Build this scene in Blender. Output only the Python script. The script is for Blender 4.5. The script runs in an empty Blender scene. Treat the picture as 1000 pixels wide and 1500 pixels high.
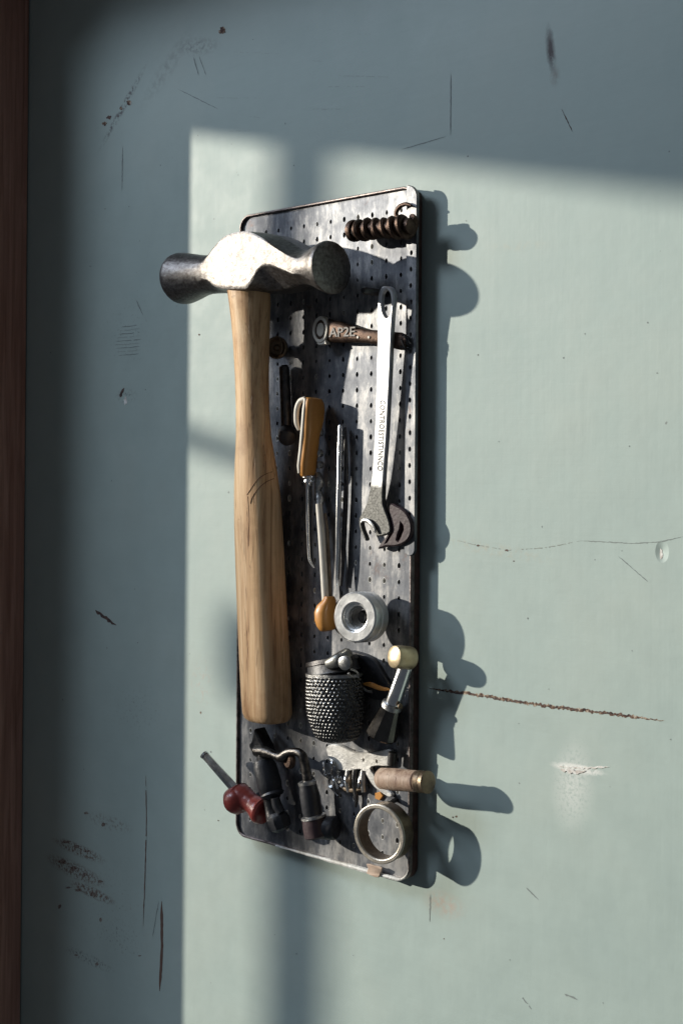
import bpy, bmesh, math, random
from mathutils import Vector, Matrix, noise
from mathutils.geometry import tessellate_polygon
random.seed(7)
SC = bpy.context.scene
COL = SC.collection
V = Vector

# ---------------------------------------------------------------- camera
F, ANG, HZ, ROLL = 2000.0, math.radians(46.742), 690.57, math.radians(.3806)
CAM = V((.6, -.65, 0))
S, Cc = math.sin(ANG), math.cos(ANG)
CR, SR = math.cos(ROLL), math.sin(ROLL)


def P(u, v, h=0.0):
    """point of the photograph (1000x1500) -> point on the plane h metres in front of the wall"""
    a, b = u - 500, v - 750
    x = a * CR + b * SR
    y = -a * SR + b * CR - (HZ - 750)
    d = V((-Cc + x / F * S, S + x / F * Cc, -y / F))
    return CAM + d * ((-h - CAM.y) / d.y)


def ppm(p):
    """picture pixels per metre at p"""
    q = V(p) - CAM
    return F / (-Cc * q.x + S * q.y)


cd = bpy.data.cameras.new('camera')
cam = bpy.data.objects.new('camera', cd)
COL.objects.link(cam)
r_, f_ = V((S, Cc, 0)), V((-Cc, S, 0))
M0 = Matrix((r_, V((0, 0, 1)), -f_)).transposed()
M0 = M0 @ Matrix.Rotation(ROLL, 3, 'Z')
cam.matrix_world = Matrix.Translation(CAM) @ M0.to_4x4()
cd.sensor_width = 36
cd.lens = 36 * F / 1500
ox, oy = 0.0, HZ - 750            # shift of the principal point
cd.shift_y = oy / 1500 * math.cos(ROLL)
cd.shift_x = -(-oy * SR) / 1500 * 1
cd.clip_start = .01
cd.clip_end = 50
SC.camera = cam

# ---------------------------------------------------------------- materials
def lin(r, g, b):
    f = lambda c: (c / 255 / 12.92) if c <= 10 else ((c / 255 + .055) / 1.055) ** 2.4
    return (f(r), f(g), f(b), 1)


class N:
    def __init__(s, name):
        s.m = bpy.data.materials.new(name)
        s.m.use_nodes = True
        s.t = s.m.node_tree
        s.t.nodes.clear()
        s.out = s.n('ShaderNodeOutputMaterial')
        s.b = s.n('ShaderNodeBsdfPrincipled')
        s.l(s.b.outputs[0], s.out.inputs[0])
        s.co = s.n('ShaderNodeTexCoord').outputs['Object']

    def n(s, t, **k):
        x = s.t.nodes.new(t)
        for a, b in k.items():
            setattr(x, a, b)
        return x

    def l(s, a, b):
        s.t.links.new(a, b)

    def set(s, x, v):
        if hasattr(v, 'is_linked'):
            s.l(v, x)
        else:
            x.default_value = v

    def map(s, scale=(1, 1, 1), loc=(0, 0, 0), rot=(0, 0, 0), src=None, typ='POINT'):
        m = s.n('ShaderNodeMapping', vector_type=typ)
        m.inputs['Scale'].default_value = scale
        m.inputs['Location'].default_value = loc
        m.inputs['Rotation'].default_value = rot
        s.l(src or s.co, m.inputs[0])
        return m.outputs[0]

    def noise(s, scale, detail=4, rough=.55, vec=None, dist=0):
        x = s.n('ShaderNodeTexNoise')
        x.inputs['Scale'].default_value = scale
        x.inputs['Detail'].default_value = detail
        x.inputs['Roughness'].default_value = rough
        x.inputs['Distortion'].default_value = dist
        s.l(vec or s.co, x.inputs['Vector'])
        return x.outputs['Fac']

    def ramp(s, fac, stops):
        r = s.n('ShaderNodeValToRGB')
        e = r.color_ramp.elements
        while len(e) < len(stops):
            e.new(.5)
        for i, (p, c) in enumerate(stops):
            e[i].position = p
            e[i].color = c if hasattr(c, '__len__') else (c, c, c, 1)
        s.l(fac, r.inputs[0])
        return r.outputs[0]

    def mix(s, fac, a, b, bt='MIX'):
        x = s.n('ShaderNodeMix', data_type='RGBA', blend_type=bt)
        s.set(x.inputs[0], fac)
        s.set(x.inputs[6], a)
        s.set(x.inputs[7], b)
        return x.outputs[2]

    def math(s, op, a, b=0.0, c=0.0, clamp=False):
        x = s.n('ShaderNodeMath', operation=op, use_clamp=clamp)
        s.set(x.inputs[0], a)
        s.set(x.inputs[1], b)
        s.set(x.inputs[2], c)
        return x.outputs[0]

    def bump(s, h, dist=.001, strength=1, prev=None):
        b = s.n('ShaderNodeBump')
        b.inputs['Distance'].default_value = dist
        b.inputs['Strength'].default_value = strength
        s.l(h, b.inputs['Height'])
        if prev:
            s.l(prev, b.inputs['Normal'])
        return b.outputs[0]

    def fin(s, color=None, rough=None, metal=None, normal=None, spec=None, coat=None):
        for k, v in (('Base Color', color), ('Roughness', rough), ('Metallic', metal), ('Specular IOR Level', spec), ('Coat Weight', coat)):
            if v is not None:
                s.set(s.b.inputs[k], v)
        if normal:
            s.l(normal, s.b.inputs['Normal'])
        return s.m


def metal(name, c1, c2, rough=(.25, .5), scale=120, bump=.0002, metallic=1.0, spots=None, stretch=(1, 1, 1)):
    n = N(name)
    v = n.map(stretch)
    f = n.noise(scale, 6, .65, v)
    col = n.ramp(f, [(.3, c1), (.7, c2)])
    if spots:
        g = n.noise(scale * 2.3, 5, .7, v)
        col = n.mix(n.ramp(g, [(spots[1], 0.0), (spots[1] + .09, 1.0)]), col, spots[0])
    g2 = n.noise(scale * .5, 5, .6, v)
    rr = n.ramp(g2, [(.3, rough[0]), (.7, rough[1])])
    fine = n.noise(scale * 5, 4, .6, v)
    return n.fin(col, rr, metallic, n.bump(n.math('ADD', f, n.math('MULTIPLY', fine, .5)), bump))


def plastic(name, c1, c2=None, rough=.4, scale=80, bump=.0001, coat=0.0, spec=.5):
    n = N(name)
    f = n.noise(scale, 5, .6)
    col = n.ramp(f, [(.35, c1), (.7, c2 or c1)])
    g = n.noise(scale * 3, 4)
    return n.fin(col, n.math('ADD', n.math('MULTIPLY', f, .25), rough - .1), 0.0, n.bump(g, bump), spec, coat)


def wood(name, c1, c2, c3, scale=1.0, rough=.5, knots=False):
    n = N(name)
    w = n.noise(9 * scale, 3, .5)
    sh = n.n('ShaderNodeVectorMath', operation='SCALE')
    n.l(n.n('ShaderNodeTexCoord').outputs['Object'], sh.inputs[0])
    v = n.map((1, 1, .035))
    f = n.noise(420 * scale, 6, .65, v, .4)
    f2 = n.noise(110 * scale, 4, .6, n.map((1, 1, .05)), .8)
    f3 = n.noise(34 * scale, 3, .5, n.map((1, 1, .12)), .3)
    col = n.ramp(f2, [(.3, c1), (.5, c2), (.72, c3)])
    col = n.mix(n.ramp(f, [(.46, .0), (.75, .55)]), col, c1, 'MULTIPLY')
    line = n.ramp(f2, [(.36, 1.0), (.375, 0.0), (.39, 1.0)])
    col = n.mix(n.math('MULTIPLY', n.math('SUBTRACT', 1.0, line), .55), col, (c1[0] * .35, c1[1] * .3, c1[2] * .25, 1))
    col = n.mix(.35, col, n.ramp(f3, [(.3, .55), (.7, 1.0)]), 'MULTIPLY')
    f4 = n.noise(150 * scale, 3, .55, n.map((1, 1, .014)), .2)
    l4 = n.ramp(f4, [(.455, 0.0), (.468, .5), (.481, 0.0)])
    col = n.mix(l4, col, (c1[0] * .28, c1[1] * .22, c1[2] * .18, 1))
    gr = n.noise(26 * scale, 6, .7)
    col = n.mix(n.ramp(gr, [(.52, .0), (.70, .40)]), col, (c1[0] * .6, c1[1] * .5, c1[2] * .45, 1))
    fl = n.noise(300 * scale, 3, .6)
    col = n.mix(n.ramp(fl, [(.66, .0), (.74, .35)]), col, (c1[0] * .5, c1[1] * .45, c1[2] * .4, 1))
    return n.fin(col, n.math('ADD', n.math('MULTIPLY', f, .3), rough - .12), 0.0,
                 n.bump(n.math('ADD', f, n.math('MULTIPLY', line, .6)), .00022), .4)


# ---------------------------------------------------------------- mesh helpers
def tag(o, label=None, cat=None, group=None, kind=None):
    for k, v in (('label', label), ('category', cat), ('group', group), ('kind', kind)):
        if v:
            o[k] = v
    return o


def empty(name, loc, label, cat, group=None):
    o = bpy.data.objects.new(name, None)
    o.empty_display_size = .01
    COL.objects.link(o)
    o.location = loc
    return tag(o, label, cat, group)


def base_of(o):
    v = V((0, 0, 0))
    while o:
        v = v + o.location
        o = o.parent
    return v


def obj(name, bm, mat, parent=None, smooth=35, origin=None):
    """world-space bmesh -> one mesh object, child of parent"""
    bmesh.ops.recalc_face_normals(bm, faces=bm.faces)
    loc = V(origin) if origin else V((0, 0, 0))
    off = base_of(parent) + loc if parent else loc
    bmesh.ops.translate(bm, verts=bm.verts, vec=-off)
    me = bpy.data.meshes.new(name)
    bm.to_mesh(me)
    bm.free()
    o = bpy.data.objects.new(name, me)
    COL.objects.link(o)
    o.location = loc
    if parent:
        o.parent = parent
    me.materials.append(mat)
    if smooth:
        for p in me.polygons:
            p.use_smooth = True
        me.set_sharp_from_angle(angle=math.radians(smooth))
    return o


def rings(bm, secs, cap=True, closed=False):
    rr = [[bm.verts.new(p) for p in s] for s in secs]
    n = len(rr[0])
    k = len(rr)
    for i in range(k if closed else k - 1):
        a, b = rr[i], rr[(i + 1) % k]
        for j in range(n):
            bm.faces.new((a[j], a[(j + 1) % n], b[(j + 1) % n], b[j]))
    if cap and not closed:
        bm.faces.new(rr[0][::-1])
        bm.faces.new(rr[-1])
    return bm


def frame(d, up=V((0, 1, 0))):
    d = V(d).normalized()
    if abs(d.dot(up)) > .95:
        up = V((0, 0, 1))
    x = up.cross(d).normalized()
    return x, d.cross(x).normalized()


def lathe(bm, a, b, prof, n=40, cap=True, closed=False, fn=None):
    """profile [(t along a-b, radius)] turned about a-b; t in 0..1"""
    a, b = V(a), V(b)
    x, y = frame(b - a)
    secs = []
    for t, r in prof:
        c = a.lerp(b, t)
        secs.append([c + (x * math.cos(2 * math.pi * j / n) + y * math.sin(2 * math.pi * j / n)) * (r * (fn(t, j / n) if fn else 1)) for j in range(n)])
    return rings(bm, secs, cap, closed)


def catmull(pts, k=8):
    pts = [V(p) for p in pts]
    out = []
    for i in range(len(pts) - 1):
        p0, p1, p2, p3 = pts[max(i - 1, 0)], pts[i], pts[i + 1], pts[min(i + 2, len(pts) - 1)]
        for j in range(k):
            t = j / k
            out.append(.5 * ((2 * p1) + (p2 - p0) * t + (2 * p0 - 5 * p1 + 4 * p2 - p3) * t * t + (3 * p1 - p0 - 3 * p2 + p3) * t ** 3))
    out.append(pts[-1])
    return out


def tube(bm, pts, rad, n=12, sm=8, flat=1.0):
    """round tube through pts; rad a number or one per pt"""
    if not hasattr(rad, '__len__'):
        rad = [rad] * len(pts)
    if sm:
        q = catmull(pts, sm)
        rr = []
        for i in range(len(pts) - 1):
            rr += [rad[i] + (rad[i + 1] - rad[i]) * j / sm for j in range(sm)]
        rr.append(rad[-1])
    else:
        q, rr = [V(p) for p in pts], list(rad)
    secs = []
    x = None
    for i, p in enumerate(q):
        d = (q[min(i + 1, len(q) - 1)] - q[max(i - 1, 0)]).normalized()
        if x is None:
            x, y = frame(d)
        x = (x - d * x.dot(d)).normalized()
        y = d.cross(x)
        secs.append([p + x * math.cos(2 * math.pi * j / n) * rr[i] + y * math.sin(2 * math.pi * j / n) * rr[i] * flat for j in range(n)])
    return rings(bm, secs)


def box(bm, lo, hi, bev=0):
    r = bmesh.ops.create_cube(bm, size=1)
    vs = r['verts']
    for v in vs:
        v.co = V([lo[i] + (hi[i] - lo[i]) * (v.co[i] + .5) for i in range(3)])
    if bev:
        es = list({e for v in vs for e in v.link_edges})
        bmesh.ops.bevel(bm, geom=es, offset=bev, segments=2, affect='EDGES', profile=.5)
    return bm


def plate(bm, loops, front, back, ins=0.0006):
    """loops: outer + holes of (x, z) ; front(x,z)/back(x,z) give y.  Chamfered front edge."""
    def clean(l):
        return [V((p[0], p[1])) for p in l]
    loops = [clean(l) for l in loops]
    def area(l):
        return sum(l[i].x * l[(i + 1) % len(l)].y - l[(i + 1) % len(l)].x * l[i].y for i in range(len(l)))
    fl = []
    for k, l in enumerate(loops):
        if (area(l) > 0) != (k == 0):
            l = l[::-1]
        loops[k] = l
        q = []
        for i in range(len(l)):
            a, b, c = l[i - 1], l[i], l[(i + 1) % len(l)]
            n1 = V((-(b - a).y, (b - a).x))
            n2 = V((-(c - b).y, (c - b).x))
            n1 = n1.normalized() if n1.length else n2.normalized()
            n2 = n2.normalized() if n2.length else n1
            nn = n1 + n2
            nn = nn.normalized() if nn.length > 1e-6 else n1
            q.append(b + nn * ins)
        fl.append(q)
    def mk(ls, fy):
        return [[bm.verts.new((p.x, fy(p.x, p.y), p.y)) for p in l] for l in ls]
    A = mk(fl, front)
    B = mk(loops, lambda x, z: front(x, z) + ins)
    D = mk(loops, back)
    for vs, ls in ((A, fl), (D, loops)):
        flat = [v for l in vs for v in l]
        for t in tessellate_polygon([[V((p.x, p.y, 0)) for p in l] for l in ls]):
            try:
                bm.faces.new([flat[i] for i in t])
            except ValueError:
                pass
    for X, Y in ((A, B), (B, D)):
        for a, b in zip(X, Y):
            for i in range(len(a)):
                j = (i + 1) % len(a)
                bm.faces.new((a[i], a[j], b[j], b[i]))
    return bm


def pxl(pts, h, smooth=0):
    """outline given in picture points at height h -> (x, z) loop"""
    q = [P(u, v, h) for u, v in pts]
    if smooth:
        n = len(q)
        out = []
        for i in range(n):
            p0, p1, p2, p3 = q[i - 1], q[i], q[(i + 1) % n], q[(i + 2) % n]
            for j in range(smooth):
                t = j / smooth
                out.append(.5 * ((2 * p1) + (p2 - p0) * t + (2 * p0 - 5 * p1 + 4 * p2 - p3) * t * t + (3 * p1 - p0 - 3 * p2 + p3) * t ** 3))
        q = out
    return [(p.x, p.z) for p in q]


def rrect(x0, x1, z0, z1, r, k=6):
    out = []
    for cx, cz, a0 in ((x1 - r, z1 - r, 0), (x0 + r, z1 - r, 90), (x0 + r, z0 + r, 180), (x1 - r, z0 + r, 270)):
        for i in range(k + 1):
            a = math.radians(a0 + 90 * i / k)
            out.append((cx + r * math.cos(a), cz + r * math.sin(a)))
    return out


# ---------------------------------------------------------------- world, lights
w = bpy.data.worlds.new('World')
SC.world = w
w.use_nodes = True
bg = w.node_tree.nodes['Background']
bg.inputs[0].default_value = (.75, .85, 1, 1)
bg.inputs[1].default_value = .08

DX, DZ = 1.5, -.372
sd = bpy.data.lights.new('sun', 'SUN')
so = bpy.data.objects.new('sun', sd)
COL.objects.link(so)
sd.energy = 4.6
sd.angle = math.radians(.95)
sd.color = (1, .93, .81)
so.rotation_euler = V((DX, 1, DZ)).to_track_quat('-Z', 'Y').to_euler()
so.location = (-1, -1, 1)

ad = bpy.data.lights.new('sky_light', 'AREA')
ao = bpy.data.objects.new('sky_light', ad)
COL.objects.link(ao)
ad.shape = 'RECTANGLE'
ad.size, ad.size_y = 1.4, .5
ad.energy = 41.5
ad.color = (.72, .83, 1.0)
ao.location = (-1.46, -1.38, 1.22)
ao.rotation_euler = (V((-.10, 0, -.45)) - V(ao.location)).to_track_quat('-Z', 'Z').to_euler()

vs = SC.view_settings
vs.view_transform = 'Standard'
vs.look = 'None'
vs.exposure = 0
vs.gamma = 1
SC.cycles.use_denoising = True
SC.cycles.max_bounces = 8

# ---------------------------------------------------------------- wall
def stain(n, col, u, v, wpx, hpx, ang, tint, amt, ns=300, lo=.42, hi=.6, soft=.55):
    """a patch of dirt or scuffing with its own outline"""
    c = P(u, v)
    rx = abs(P(u + wpx, v).x - c.x)
    rz = hpx / ppm(c)
    tr = n.map((1, 1, 1), (-c.x, 0, -c.z))
    ro = n.map((1, 1, 1), (0, 0, 0), (0, math.radians(-ang), 0), tr)
    sc = n.map((1 / rx, 0, 1 / rz), (0, 0, 0), (0, 0, 0), ro)
    ln = n.n('ShaderNodeVectorMath', operation='LENGTH')
    n.l(sc, ln.inputs[0])
    nz = n.noise(ns, 5, .65)
    d = n.math('ADD', ln.outputs['Value'], n.math('MULTIPLY', n.math('SUBTRACT', nz, .5), .9))
    mk = n.ramp(d, [(soft, 1.0), (1.0, 0.0)])
    mk = n.math('MULTIPLY', mk, n.ramp(nz, [(lo, 0.0), (hi, 1.0)]))
    mk = n.math('MULTIPLY', mk, amt)
    return n.mix(mk, col, tint), mk


def wall_material():
    n = N('painted wall')
    a = n.noise(5, 5, .6)
    b = n.noise(45, 5, .6)
    c = n.noise(260, 4, .6)
    col = n.ramp(a, [(.3, (.355, .44, .412, 1)), (.5, (.39, .475, .44, 1)), (.72, (.425, .495, .45, 1))])
    col = n.mix(.45, col, n.ramp(b, [(.3, .86), (.7, 1.0)]), 'MULTIPLY')
    # sparse specks
    sp = n.noise(170, 2, .5)
    col = n.mix(n.ramp(sp, [(.755, 0.0), (.775, .7)]), col, (.16, .17, .16, 1))
    sp2 = n.noise(60, 7, .75)
    col = n.mix(n.ramp(sp2, [(.69, 0.0), (.73, .35)]), col, (.30, .33, .31, 1))
    W_ = (.62, .66, .62, 1)
    brown = (.15, .085, .06, 1)
    dark = (.10, .09, .09, 1)
    pink = (.50, .30, .22, 1)
    L = [
        (838, 1150, 36, 78, 6, W_, .85, 500, .36, .56, .25),
        (845, 1126, 44, 8, 0, (.75, .76, .72, 1), .9, 300, .35, .5, .6),
        (806, 72, 8, 40, -6, (.05, .035, .035, 1), .95, 120, .3, .45, .3),
        (812, 112, 9, 18, 0, brown, .5, 160, .4, .6, .3),
        (180, 158, 55, 8, -44, dark, .9, 260, .46, .6, .5),
        (290, 68, 40, 16, 10, dark, .45, 300, .45, .6, .4),
        (245, 100, 60, 20, -38, dark, .30, 200, .45, .6, .3),
        (115, 1245, 46, 11, 3, brown, .9, 380, .46, .58, .6),
        (110, 1275, 52, 15, 4, brown, .85, 380, .46, .58, .6),
        (135, 1307, 40, 10, 3, brown, .9, 380, .46, .56, .6),
        (130, 1405, 45, 10, 2, dark, .6, 380, .5, .6, .6),
        (160, 1205, 40, 14, 0, brown, .5, 300, .5, .62, .6),
        (650, 1325, 36, 24, 0, pink, .55, 260, .40, .65, .3),
        (720, 805, 120, 14, 6, (.45, .36, .24, 1), .35, 260, .48, .66, .3),
        (185, 580, 20, 14, 0, dark, .5, 300, .5, .62, .4),
        (200, 1040, 60, 60, 0, dark, .35, 420, .56, .66, .4),
        (160, 1330, 90, 110, 0, brown, .35, 420, .58, .66, .4),
        (175, 1375, 40, 30, 0, dark, .4, 420, .54, .64, .4),
        (190, 480, 60, 90, 0, dark, .35, 420, .58, .66, .4),
        (295, 1000, 22, 50, 0, pink, .3, 260, .52, .66, .4),
        (760, 360, 60, 10, 4, (.50, .44, .32, 1), .25, 200, .45, .66, .3),
    ]
    for k in L:
        col, mk = stain(n, col, k[0], k[1], k[2], k[3], k[4], k[5], k[6], k[7], k[8], k[9], k[10])
    # brush strokes run sideways across the top and upright lower down
    br = n.noise(70, 5, .65, n.map((.12, 1, 2.6)))
    bv = n.noise(70, 5, .65, n.map((2.4, 1, .1)))
    dent = n.map((1 / .0055, 0, 1 / .008), (0, 0, 0), (0, 0, 0), n.map((1, 1, 1), (-P(969, 808).x, 0, -P(969, 808).z)))
    dl = n.n('ShaderNodeVectorMath', operation='LENGTH')
    n.l(dent, dl.inputs[0])
    dd = n.ramp(dl.outputs['Value'], [(.0, 0.0), (.75, 1.0)])
    nrm = n.bump(n.math('ADD', br, bv), .00010, .8)
    nrm = n.bump(n.math('ADD', b, n.math('MULTIPLY', c, .5)), .00013, .8, nrm)
    nrm = n.bump(a, .003, .5, nrm)
    nrm = n.bump(dd, .0012, 1, nrm)
    return n.fin(col, n.ramp(b, [(.3, .50), (.7, .62)]), 0.0, nrm, .32)


bm = bmesh.new()
for (x0, x1) in ((-.42, 1.6),):
    vsx = [bm.verts.new(p) for p in ((x0, 0, -1.4), (x1, 0, -1.4), (x1, 0, 1.4), (x0, 0, 1.4))]
    bm.faces.new(vsx)
    vb = [bm.verts.new(p) for p in ((x0, .12, -1.4), (x1, .12, -1.4), (x1, .12, 1.4), (x0, .12, 1.4))]
    bm.faces.new(vb[::-1])
    for i in range(4):
        bm.faces.new((vsx[i], vsx[(i + 1) % 4], vb[(i + 1) % 4], vb[i]))
wall = obj('wall', bm, wall_material(), smooth=0)
tag(wall, 'pale blue-green painted wall with scratches, scuffs and window light on it', kind='structure')

# marks on the paint: real chips and scratches, a fraction of a millimetre proud or deep
n = N('exposed old paint')
q = n.noise(300, 5, .7)
chipm = n.fin(n.ramp(q, [(.38, (.015, .01, .01, 1)), (.48, (.10, .05, .035, 1)), (.56, (.30, .22, .15, 1)), (.64, (.55, .5, .42, 1))]), .85, 0.0, n.bump(q, .0006))
n = N('dark scratch')
q = n.noise(250, 4, .7)
scrm = n.fin(n.ramp(q, [(.35, (.03, .02, .02, 1)), (.6, (.12, .075, .06, 1))]), .8)
n = N('faint scratch')
fscrm = n.fin((.20, .23, .22, 1), .7)
n = N('brown stain')
brm = n.fin(n.ramp(n.noise(400, 5, .7), [(.4, (.10, .055, .04, 1)), (.6, (.26, .24, .21, 1))]), .8)
n = N('very faint scratch')
vfm = n.fin((.30, .35, .33, 1), .6)
n = N('bare plaster')
q = n.noise(300, 4, .7)
whm = n.fin(n.ramp(q, [(.4, (.55, .5, .45, 1)), (.6, (.8, .8, .76, 1))]), .8, 0.0, n.bump(q, .0005))


def ribbon(name, pts, wpx, mat, jag=.35, lift=.00012, step=3.0, gaps=0.0):
    """ragged strip along picture points on the wall"""
    bm = bmesh.new()
    pl = []
    for i in range(len(pts) - 1):
        (u0, v0), (u1, v1) = pts[i], pts[i + 1]
        k = max(2, int(math.hypot(u1 - u0, v1 - v0) / step))
        for j in range(k):
            t = j / k
            pl.append((u0 + (u1 - u0) * t, v0 + (v1 - v0) * t))
    pl.append(pts[-1])
    prev = None
    n_ = len(pl)
    for i, (u, v) in enumerate(pl):
        d = V((pl[min(i + 1, n_ - 1)][0] - pl[max(i - 1, 0)][0], pl[min(i + 1, n_ - 1)][1] - pl[max(i - 1, 0)][1])).normalized()
        e = V((-d.y, d.x))
        t = i / (n_ - 1)
        env = min(1, 6 * t + .15, 6 * (1 - t) + .15)
        wa = wpx * .5 * env * (1 + random.uniform(-jag, jag) * 1.6)
        wb = wpx * .5 * env * (1 + random.uniform(-jag, jag) * 1.6)
        j = random.uniform(-jag, jag) * wpx * .35
        a = P(u + e.x * (wa + j), v + e.y * (wa + j))
        b = P(u - e.x * (wb - j), v - e.y * (wb - j))
        a.y = b.y = -lift
        cur = (bm.verts.new(a), bm.verts.new(b))
        if prev and random.random() > gaps:
            bm.faces.new((prev[0], prev[1], cur[1], cur[0]))
        prev = cur
    for vtx in [x for x in bm.verts if not x.link_faces]:
        bm.verts.remove(vtx)
    return obj(name, bm, mat, wall, smooth=0)


def chip(u, v, ru, rv, mat, name='paint_chip', k=14):
    bm = bmesh.new()
    vs_ = []
    for i in range(k):
        a = 2 * math.pi * i / k
        m = random.uniform(.55, 1.15)
        p = P(u + ru * m * math.cos(a), v + rv * m * math.sin(a))
        p.y = -.00014
        vs_.append(bm.verts.new(p))
    bm.faces.new(vs_)
    return obj(name, bm, mat, wall, smooth=0)


brm2 = N('brown scratch').fin((.13, .075, .055, 1), .8)
ribbon('scratch', [(660, 789), (690, 797), (745, 806), (800, 802), (850, 792)], 1.0, N('fine paint crack').fin((.26, .29, .26, 1), .7), .5, gaps=.3)
ribbon('crack', [(626, 1008), (700, 1018), (742, 1025), (800, 1034), (900, 1046), (972, 1056)], 4.2, chipm, .45, step=2.2)
ribbon('crack', [(628, 1009), (760, 1028), (930, 1050)], 1.8, scrm, .9, .0002, step=3, gaps=.25)
ribbon('scratch', [(660, 108), (659.5, 198)], 1.6, fscrm, .2, step=5)
ribbon('scratch', [(653, 200), (588, 219)], 1.0, fscrm, .4)
ribbon('scratch', [(822, 160), (838, 193)], 1.2, scrm, .5)
ribbon('scratch', [(140, 894), (155, 905), (171, 916)], 4.0, scrm, .4)
ribbon('scratch', [(237, 1320), (237.5, 1390), (234, 1452)], 3.8, brm2, .10, step=5)
ribbon('scratch', [(214, 1136), (215, 1200), (213, 1280), (210, 1357)], 1.3, brm2, .25, gaps=.05, step=5)
ribbon('scratch', [(233, 1320), (224, 1372)], 1.0, fscrm, .4)
ribbon('scratch', [(182, 568), (176, 582)], 3.0, scrm, .4)
ribbon('scratch', [(200, 440), (210, 462)], 1.2, fscrm, .4)
ribbon('scratch', [(284, 84), (291, 110)], 1.3, fscrm, .4)
ribbon('scratch', [(292, 82), (302, 110)], 1.3, fscrm, .4)
ribbon('scratch', [(260, 130), (320, 160)], 1.0, fscrm, .5)
ribbon('scratch', [(180, 215), (179, 280)], 1.0, fscrm, .5)
ribbon('scratch', [(850, 792), (925, 796), (965, 794), (1000, 786)], 1.2, fscrm, .5)
ribbon('scratch', [(905, 815), (948, 852)], 1.0, fscrm, .5)
ribbon('scratch', [(630, 1310), (629, 1350)], 1.4, fscrm, .5)
ribbon('scratch', [(815, 1122), (850, 1125), (893, 1123)], 2.2, whm, .5, .0003)
ribbon('scratch', [(820, 1127), (842, 1131), (858, 1129)], 5.0, whm, .5, .0004)
ribbon('scratch', [(770, 1300), (788, 1318)], 1.2, fscrm, .5)
ribbon('scratch', [(826, 1456), (845, 1464)], 2.4, fscrm, .5)
ribbon('scratch', [(755, 1450), (780, 1480)], 1.4, fscrm, .6, gaps=.3)
for i in range(9):
    y = 478 + i * 5.2
    ribbon('scratch', [(168 + abs(i - 5) * 2, y + 1), (190, y), (208 - abs(i - 4), y - 2)], .9, vfm if i % 2 else fscrm, .5, gaps=.12)
for i in range(9):
    y = 55 + i * 17 + random.uniform(-6, 6)
    u = random.uniform(300, 560)
    ribbon('scratch', [(u, y), (u + random.uniform(20, 90), y + random.uniform(-3, 3))], .6, vfm, .5, gaps=.35)
chip(326, 45, 5.5, 6, chipm)
chip(184, 588, 3, 7, whm)
for (u, v, a, b) in ((160, 172, 5, 4), (178, 159, 3, 3.5), (189, 151, 5, 5), (154, 181, 5, 4), (97, 1233, 9, 3), (112, 1240, 7, 3.4), (128, 1247, 6, 3), (92, 1262, 7, 6),
                     (108, 1272, 9, 5), (125, 1281, 7, 4), (147, 1291, 6, 3.4), (101, 1300, 6, 2), (115, 1304, 7, 3.4), (138, 1310, 7, 5),
                     (88, 1328, 3.5, 4.5), (148, 1347, 3, 5), (112, 1399, 4, 2), (142, 1412, 4, 3), (127, 1191, 4, 3), (152, 1208, 4, 4),
                     (292, 490, 2, 2), (294, 1044, 1.6, 2.2), (700, 799, 3.5, 2), (742, 806, 4, 2.2), (668, 1196, 2.4, 2), (663, 1197, 2, 1.8), (205, 1400, 3, 1.6), (320, 1202, 1.8, 1.4),
                     (752, 822, 1.6, 1.2), (650, 1375, 1.5, 1.2), (700, 520, 1.5, 1.5)):
    chip(u, v, a * .8, b * .8, brm if u < 260 and v > 1100 else (chipm if random.random() < .6 else scrm), k=18)
for i in range(46):
    u, v = random.uniform(70, 990), random.uniform(20, 1480)
    if 340 < u < 660 and 260 < v < 1310:
        continue
    chip(u, v, random.uniform(.6, 1.4), random.uniform(.6, 1.6), fscrm, k=7)
chip(968, 812, 2.2, 9, whm)

# ---------------------------------------------------------------- post at the left and the window it belongs to
n = N('red-brown varnished wood')
g1 = n.noise(240, 5, .6, n.map((1, 1, .04)), .5)
postm = n.fin(n.ramp(g1, [(.3, (.34, .165, .12, 1)), (.7, (.62, .35, .27, 1))]), .55, 0.0, n.bump(g1, .0005), .3)
bm = bmesh.new()
box(bm, (-.418, -.1385, -1.4), (-.3728, .0, 1.4), .002)
for v in bm.verts:
    v.co.x += v.co.z * .0036
    v.co.y -= .0005
post = obj('door_post', bm, postm, smooth=30, origin=(-.39, -.0005, -1.4))
tag(post, 'dark red-brown wooden post standing upright at the wall edge', 'post')

bm = bmesh.new()
box(bm, (-.425, -.165, .448), (1.4, -.0005, .56), .003)  # unseen beam added above the view to shade the upper left wall
shade_beam = obj('shade_beam', bm, postm, smooth=30, origin=(-.37, -.06, .448))
tag(shade_beam, kind='structure')
XW = -.97
ZW = (XW + .65) * .248     # the sun climbs away from the wall
YW = (XW + .65) / 1.5
framem = plastic('white window paint', (.55, .55, .52, 1), rough=.5)
win = bpy.data.objects.new('window', None)
COL.objects.link(win)
win.location = (XW, -.5, -.9)
tag(win, kind='structure', label='window with glazing bars the sun shines through')
bm = bmesh.new()
box(bm, (XW - .03, -1.45, .372 - ZW), (XW, .3, .70 - ZW), .003)
obj('head', bm, framem, win)
bm = bmesh.new()
box(bm, (XW - .03, -1.45, -1.1), (XW, .3, -.80), .003)
obj('sill', bm, framem, win)
XW = -1.45
ZW = (XW + .65) * .248
YW = (XW + .65) / 1.5
bm = bmesh.new()
box(bm, (XW - .012, -.421 + YW, -.7995), (XW, -.385 + YW, .3715 - ZW), .002)
for v in bm.verts:
    v.co.y += v.co.z * -.003
obj('mullion', bm, framem, win)
bm = bmesh.new()
box(bm, (XW - .012, -.385 + YW, .138 - ZW), (XW, .05 + YW, .154 - ZW), .001)
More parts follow.
